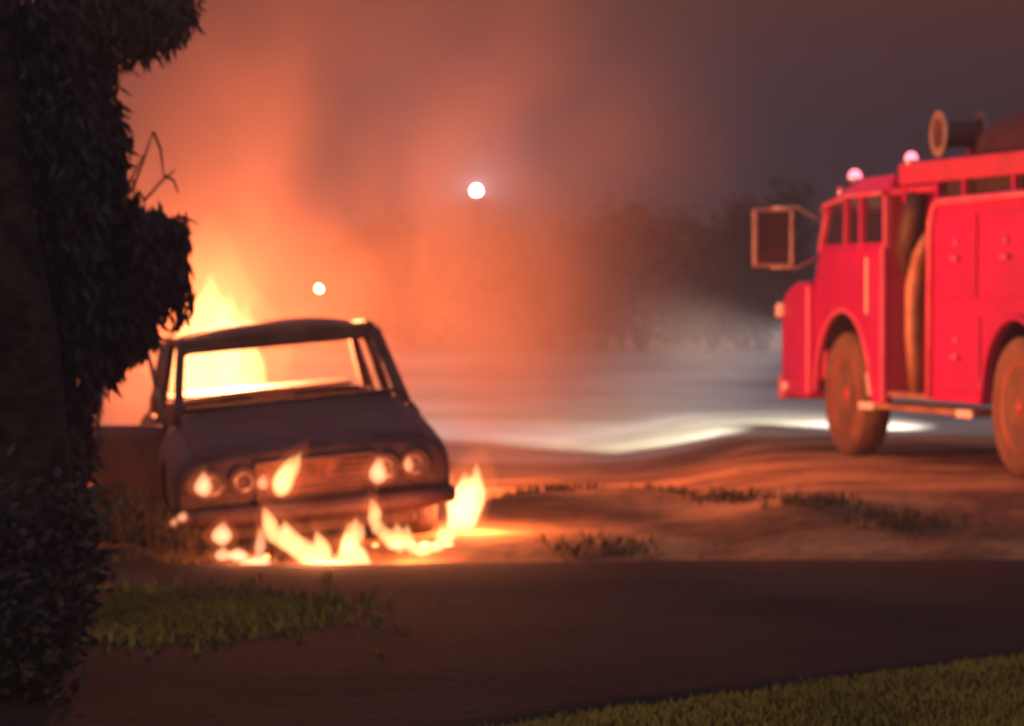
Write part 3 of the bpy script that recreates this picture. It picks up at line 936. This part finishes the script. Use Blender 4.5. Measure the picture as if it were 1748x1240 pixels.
    MB().bar((0, -.1, -.39), (0, -.1, -.10), .06, .06, (0, 1, 0)).build('reel_stand', M['red_dusty'], dr)
    # lamps on the roof
    for x, y, z, r in ((.02, -.10, 2.235, .055), (-1.45, -.04, 2.325, .05), (.36, -.10, 2.14, .035)):
        bc = empty('beacon', (x, y, z)); bc.parent = root
        MB().lathe([(r*1.15, -.01), (r*1.15, .02), (r*.6, .025)], axis='z', n=16).build('beacon_base', M['chrome'], bc, smooth=True)
        MB().lathe([(r, .022), (r*.95, r*.9), (r*.6, r*1.5), (.003, r*1.7)], axis='z', n=16).build('beacon_dome', M['beacon'] if r > .04 else M['red_trim'], bc, smooth=True)
    # running board with the glints on its ends painted pale
    MB().box(-3.02, -.55, -.34, .05, .405, .45).build('running_board', M['tan'], root, bevel=.01)
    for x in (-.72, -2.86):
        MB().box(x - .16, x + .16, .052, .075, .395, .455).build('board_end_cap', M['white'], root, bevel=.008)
    # chassis and tanks below
    for y in (-.75, -1.55):
        MB().box(-5.9, 1.4, y - .05, y + .05, .52, .70).build('chassis_rail', M['dark'], root)
    MB().lathe([(.02, -.15), (.07, -.15), (.07, .15), (.02, .15)], (0, -1.15, .5), 'y', 14).build('axle', M['dark'], root)
    # wheels
    def wheel(x, y, s, steer=0, twin=False):
        w = empty('wheel', (x, y, .5), (0, 0, steer)); w.parent = root
        t = MB()
        prof = [(.30, -.10), (.40, -.135), (.475, -.12), (.50, -.09), (.50, .09), (.475, .12), (.40, .135), (.30, .10)]
        t.lathe(prof, axis='y', n=36)
        t.build('tyre', M['trucktyre'], w, smooth=True)
        rm = MB()
        rm.lathe([(.02, s*.03), (.10, s*.05), (.13, s*-.01), (.24, s*-.02), (.29, s*.06), (.315, s*.115), (.315, -s*.10), (.02, -s*.10)], axis='y', n=30)
        rm.build('rim', M['wheelrim'], w, smooth=True)
        MB().lathe([(.085, s*.04), (.075, s*.10), (.02, s*.12)], axis='y', n=16).build('hub', M['wheelrim'], w, smooth=True)
        for q in range(8):
            a = q * math.pi / 4
            MB().lathe([(.018, s*-.01), (.018, s*.02), (.008, s*.028)], (.185 * math.cos(a), 0, .185 * math.sin(a)), 'y', 8).build('wheel_nut', M['chrome'], w)
    wheel(0, -.12, 1, 0); wheel(0, W2 + .12, -1, 0)
    wheel(-3.71, -.12, 1); wheel(-3.71, W2 + .12, -1)
    # mudguard liners
    for cx, r in ((.04, .66), (-3.71, .62)):
        v, f = [], []
        for k in range(15):
            a = math.pi * k / 14
            v += [(cx + (r + .004) * math.cos(a), -.045, .5 + (r + .004) * math.sin(a)), (cx + (r + .004) * math.cos(a), -.62, .5 + (r + .004) * math.sin(a))]
        for k in range(14): f.append((2*k, 2*k+1, 2*k+3, 2*k+2))
        MB().faces(v, f).build('wheel_well', M['dark'], root, smooth=True)
    # headlamp beams
    for y in (-.22, W2 + .22):
        b = lamp('headlamp_beam', 'SPOT', (1.56, y, 1.0), 20000, (1.0, .90, .82), .06, root)
        b.data.spot_size = R(28); b.data.spot_blend = 1.0
        b.rotation_euler = (0, R(-90 + 6.3), 0)      # spots shine along local -Z: turn to +x
    return root
truck()

# ------------------------------------------------------------------ far lamps
def street_lamp(px, py, Y, r, m, label, name):
    p = at(px, py, Y)
    g = gz(p.x, p.y)
    t = empty(name, (p.x, p.y, g))
    tag(t, label, 'street lamp')
    h = p.z - g
    MB().tube([(0, 0, -.1), (0, 0, .4), (0, 0, h - r - .04)], [.06, .05, .035], 10).build('pole', M['post'], t, smooth=True)
    MB().lathe([(.02, h - r - .06), (r * 1.5, h - r - .03), (r * 1.7, h - r * .9), (r * .8, h - r - .005), (.02, h - r - .005)], axis='z', n=20).build('lamp_cup', M['post'], t, smooth=True)
    b = MB(); b.ball((0, 0, h), r, r, r, 3); b.build('globe', m, t, smooth=True)
street_lamp(813, 325, 90, .09, M['lamp_white'], 'bright white street lamp shining through the smoke', 'street_lamp')
street_lamp(545, 493, 120, .10, M['lamp_warm'], 'small warm lamp just above the car roof', 'garden_lamp')

# ------------------------------------------------------------------ smoke and air
def smoke():
    x0, x1, y0, y1, z0, z1 = -10.0, 4.0, 23.0, 36.0, -.6, 8.5
    mb = MB(); mb.box(x0, x1, y0, y1, z0, z1)
    m = bpy.data.materials.new('smoke')
    m.use_nodes = True
    n, l = m.node_tree.nodes, m.node_tree.links
    n.remove(n['Principled BSDF'])
    pv = n.new('ShaderNodeVolumePrincipled')
    pv.inputs['Color'].default_value = (0.60, 0.40, 0.32, 1)
    pv.inputs['Anisotropy'].default_value = 0.1
    l.new(pv.outputs['Volume'], n['Material Output'].inputs['Volume'])
    tc = n.new('ShaderNodeTexCoord')
    sp = n.new('ShaderNodeSeparateXYZ')
    l.new(tc.outputs['Object'], sp.inputs['Vector'])
    def math_(op, a, b=None, c=None):
        k = n.new('ShaderNodeMath'); k.operation = op
        for i, v in enumerate((a, b, c)):
            if v is None: continue
            if isinstance(v, (int, float)): k.inputs[i].default_value = v
            else: l.new(v, k.inputs[i])
        return k.outputs[0]
    def ramp(v, a, b, lo=0.0, hi=1.0):
        k = n.new('ShaderNodeMapRange'); k.interpolation_type = 'SMOOTHSTEP'
        k.inputs['From Min'].default_value = a; k.inputs['From Max'].default_value = b
        k.inputs['To Min'].default_value = lo; k.inputs['To Max'].default_value = hi
        l.new(v, k.inputs['Value'])
        return k.outputs['Result']
    X, Y, Z = sp.outputs['X'], sp.outputs['Y'], sp.outputs['Z']
    mp = n.new('ShaderNodeMapping')
    mp.inputs['Scale'].default_value = (1.0, .6, .8)
    mp.inputs['Rotation'].default_value = (0, R(-25), 0)
    l.new(tc.outputs['Object'], mp.inputs['Vector'])
    nz = n.new('ShaderNodeTexNoise')
    nz.inputs['Scale'].default_value = .62
    nz.inputs['Detail'].default_value = 2.5
    nz.inputs['Roughness'].default_value = .5
    nz.inputs['Distortion'].default_value = .5
    l.new(mp.outputs['Vector'], nz.inputs['Vector'])
    puff = ramp(nz.outputs['Fac'], .38, .62, .05, 1.0)
    # drift: plume leans to the right with depth
    u = math_('SUBTRACT', X, math_('MULTIPLY', math_('SUBTRACT', Y, 24.0), .08))
    side = ramp(u, -1.0, 1.9, 1.0, 0.0)
    fx0 = ramp(X, x0, x0 + 3, 0, 1); fx1 = ramp(X, x1 - 2.5, x1, 1, 0)
    fy0 = ramp(Y, y0, y0 + 1.6, 0, 1); fy1 = ramp(Y, y1 - 7, y1, 1, 0)
    fz1 = math_('MULTIPLY', ramp(Z, z1 - 3, z1, 1, 0), ramp(Z, 1.6, 4.2, 1.0, .26)); fz0 = ramp(Z, -.2, 1.3, .45, 1)
    # hot clear air round the tall flame
    dx = math_('ADD', X, 2.13); dy = math_('SUBTRACT', Y, 25.6); dz = math_('MULTIPLY', math_('SUBTRACT', Z, 1.5), .8)
    rr = math_('SQRT', math_('ADD', math_('ADD', math_('MULTIPLY', dx, dx), math_('MULTIPLY', dy, dy)), math_('MULTIPLY', dz, dz)))
    hot = ramp(rr, .4, 3.0, .07, 1.0)
    d = math_('MULTIPLY', math_('MULTIPLY', puff, side), hot)
    for f in (fx0, fx1, fy0, fy1, fz1, fz0):
        d = math_('MULTIPLY', d, f)
    d = math_('MULTIPLY', d, .24)
    l.new(d, pv.inputs['Density'])
    o = mb.build('smoke', m)
    tag(o, 'thick smoke lit orange by the fire, drifting behind the car', 'smoke', kind='stuff')
smoke()

def haze():
    mb = MB(); mb.box(-90, 90, -6, 150, -1.8, 11.5)
    m = bpy.data.materials.new('haze')
    m.use_nodes = True
    n, l = m.node_tree.nodes, m.node_tree.links
    n.remove(n['Principled BSDF'])
    pv = n.new('ShaderNodeVolumePrincipled')
    pv.inputs['Color'].default_value = (0.86, 0.76, 0.80, 1)
    pv.inputs['Density'].default_value = .0030
    pv.inputs['Anisotropy'].default_value = 0.2
    l.new(pv.outputs['Volume'], n['Material Output'].inputs['Volume'])
    o = mb.build('haze', m)
    tag(o, 'thin smoky night air over the whole place', 'haze', kind='stuff')
haze()
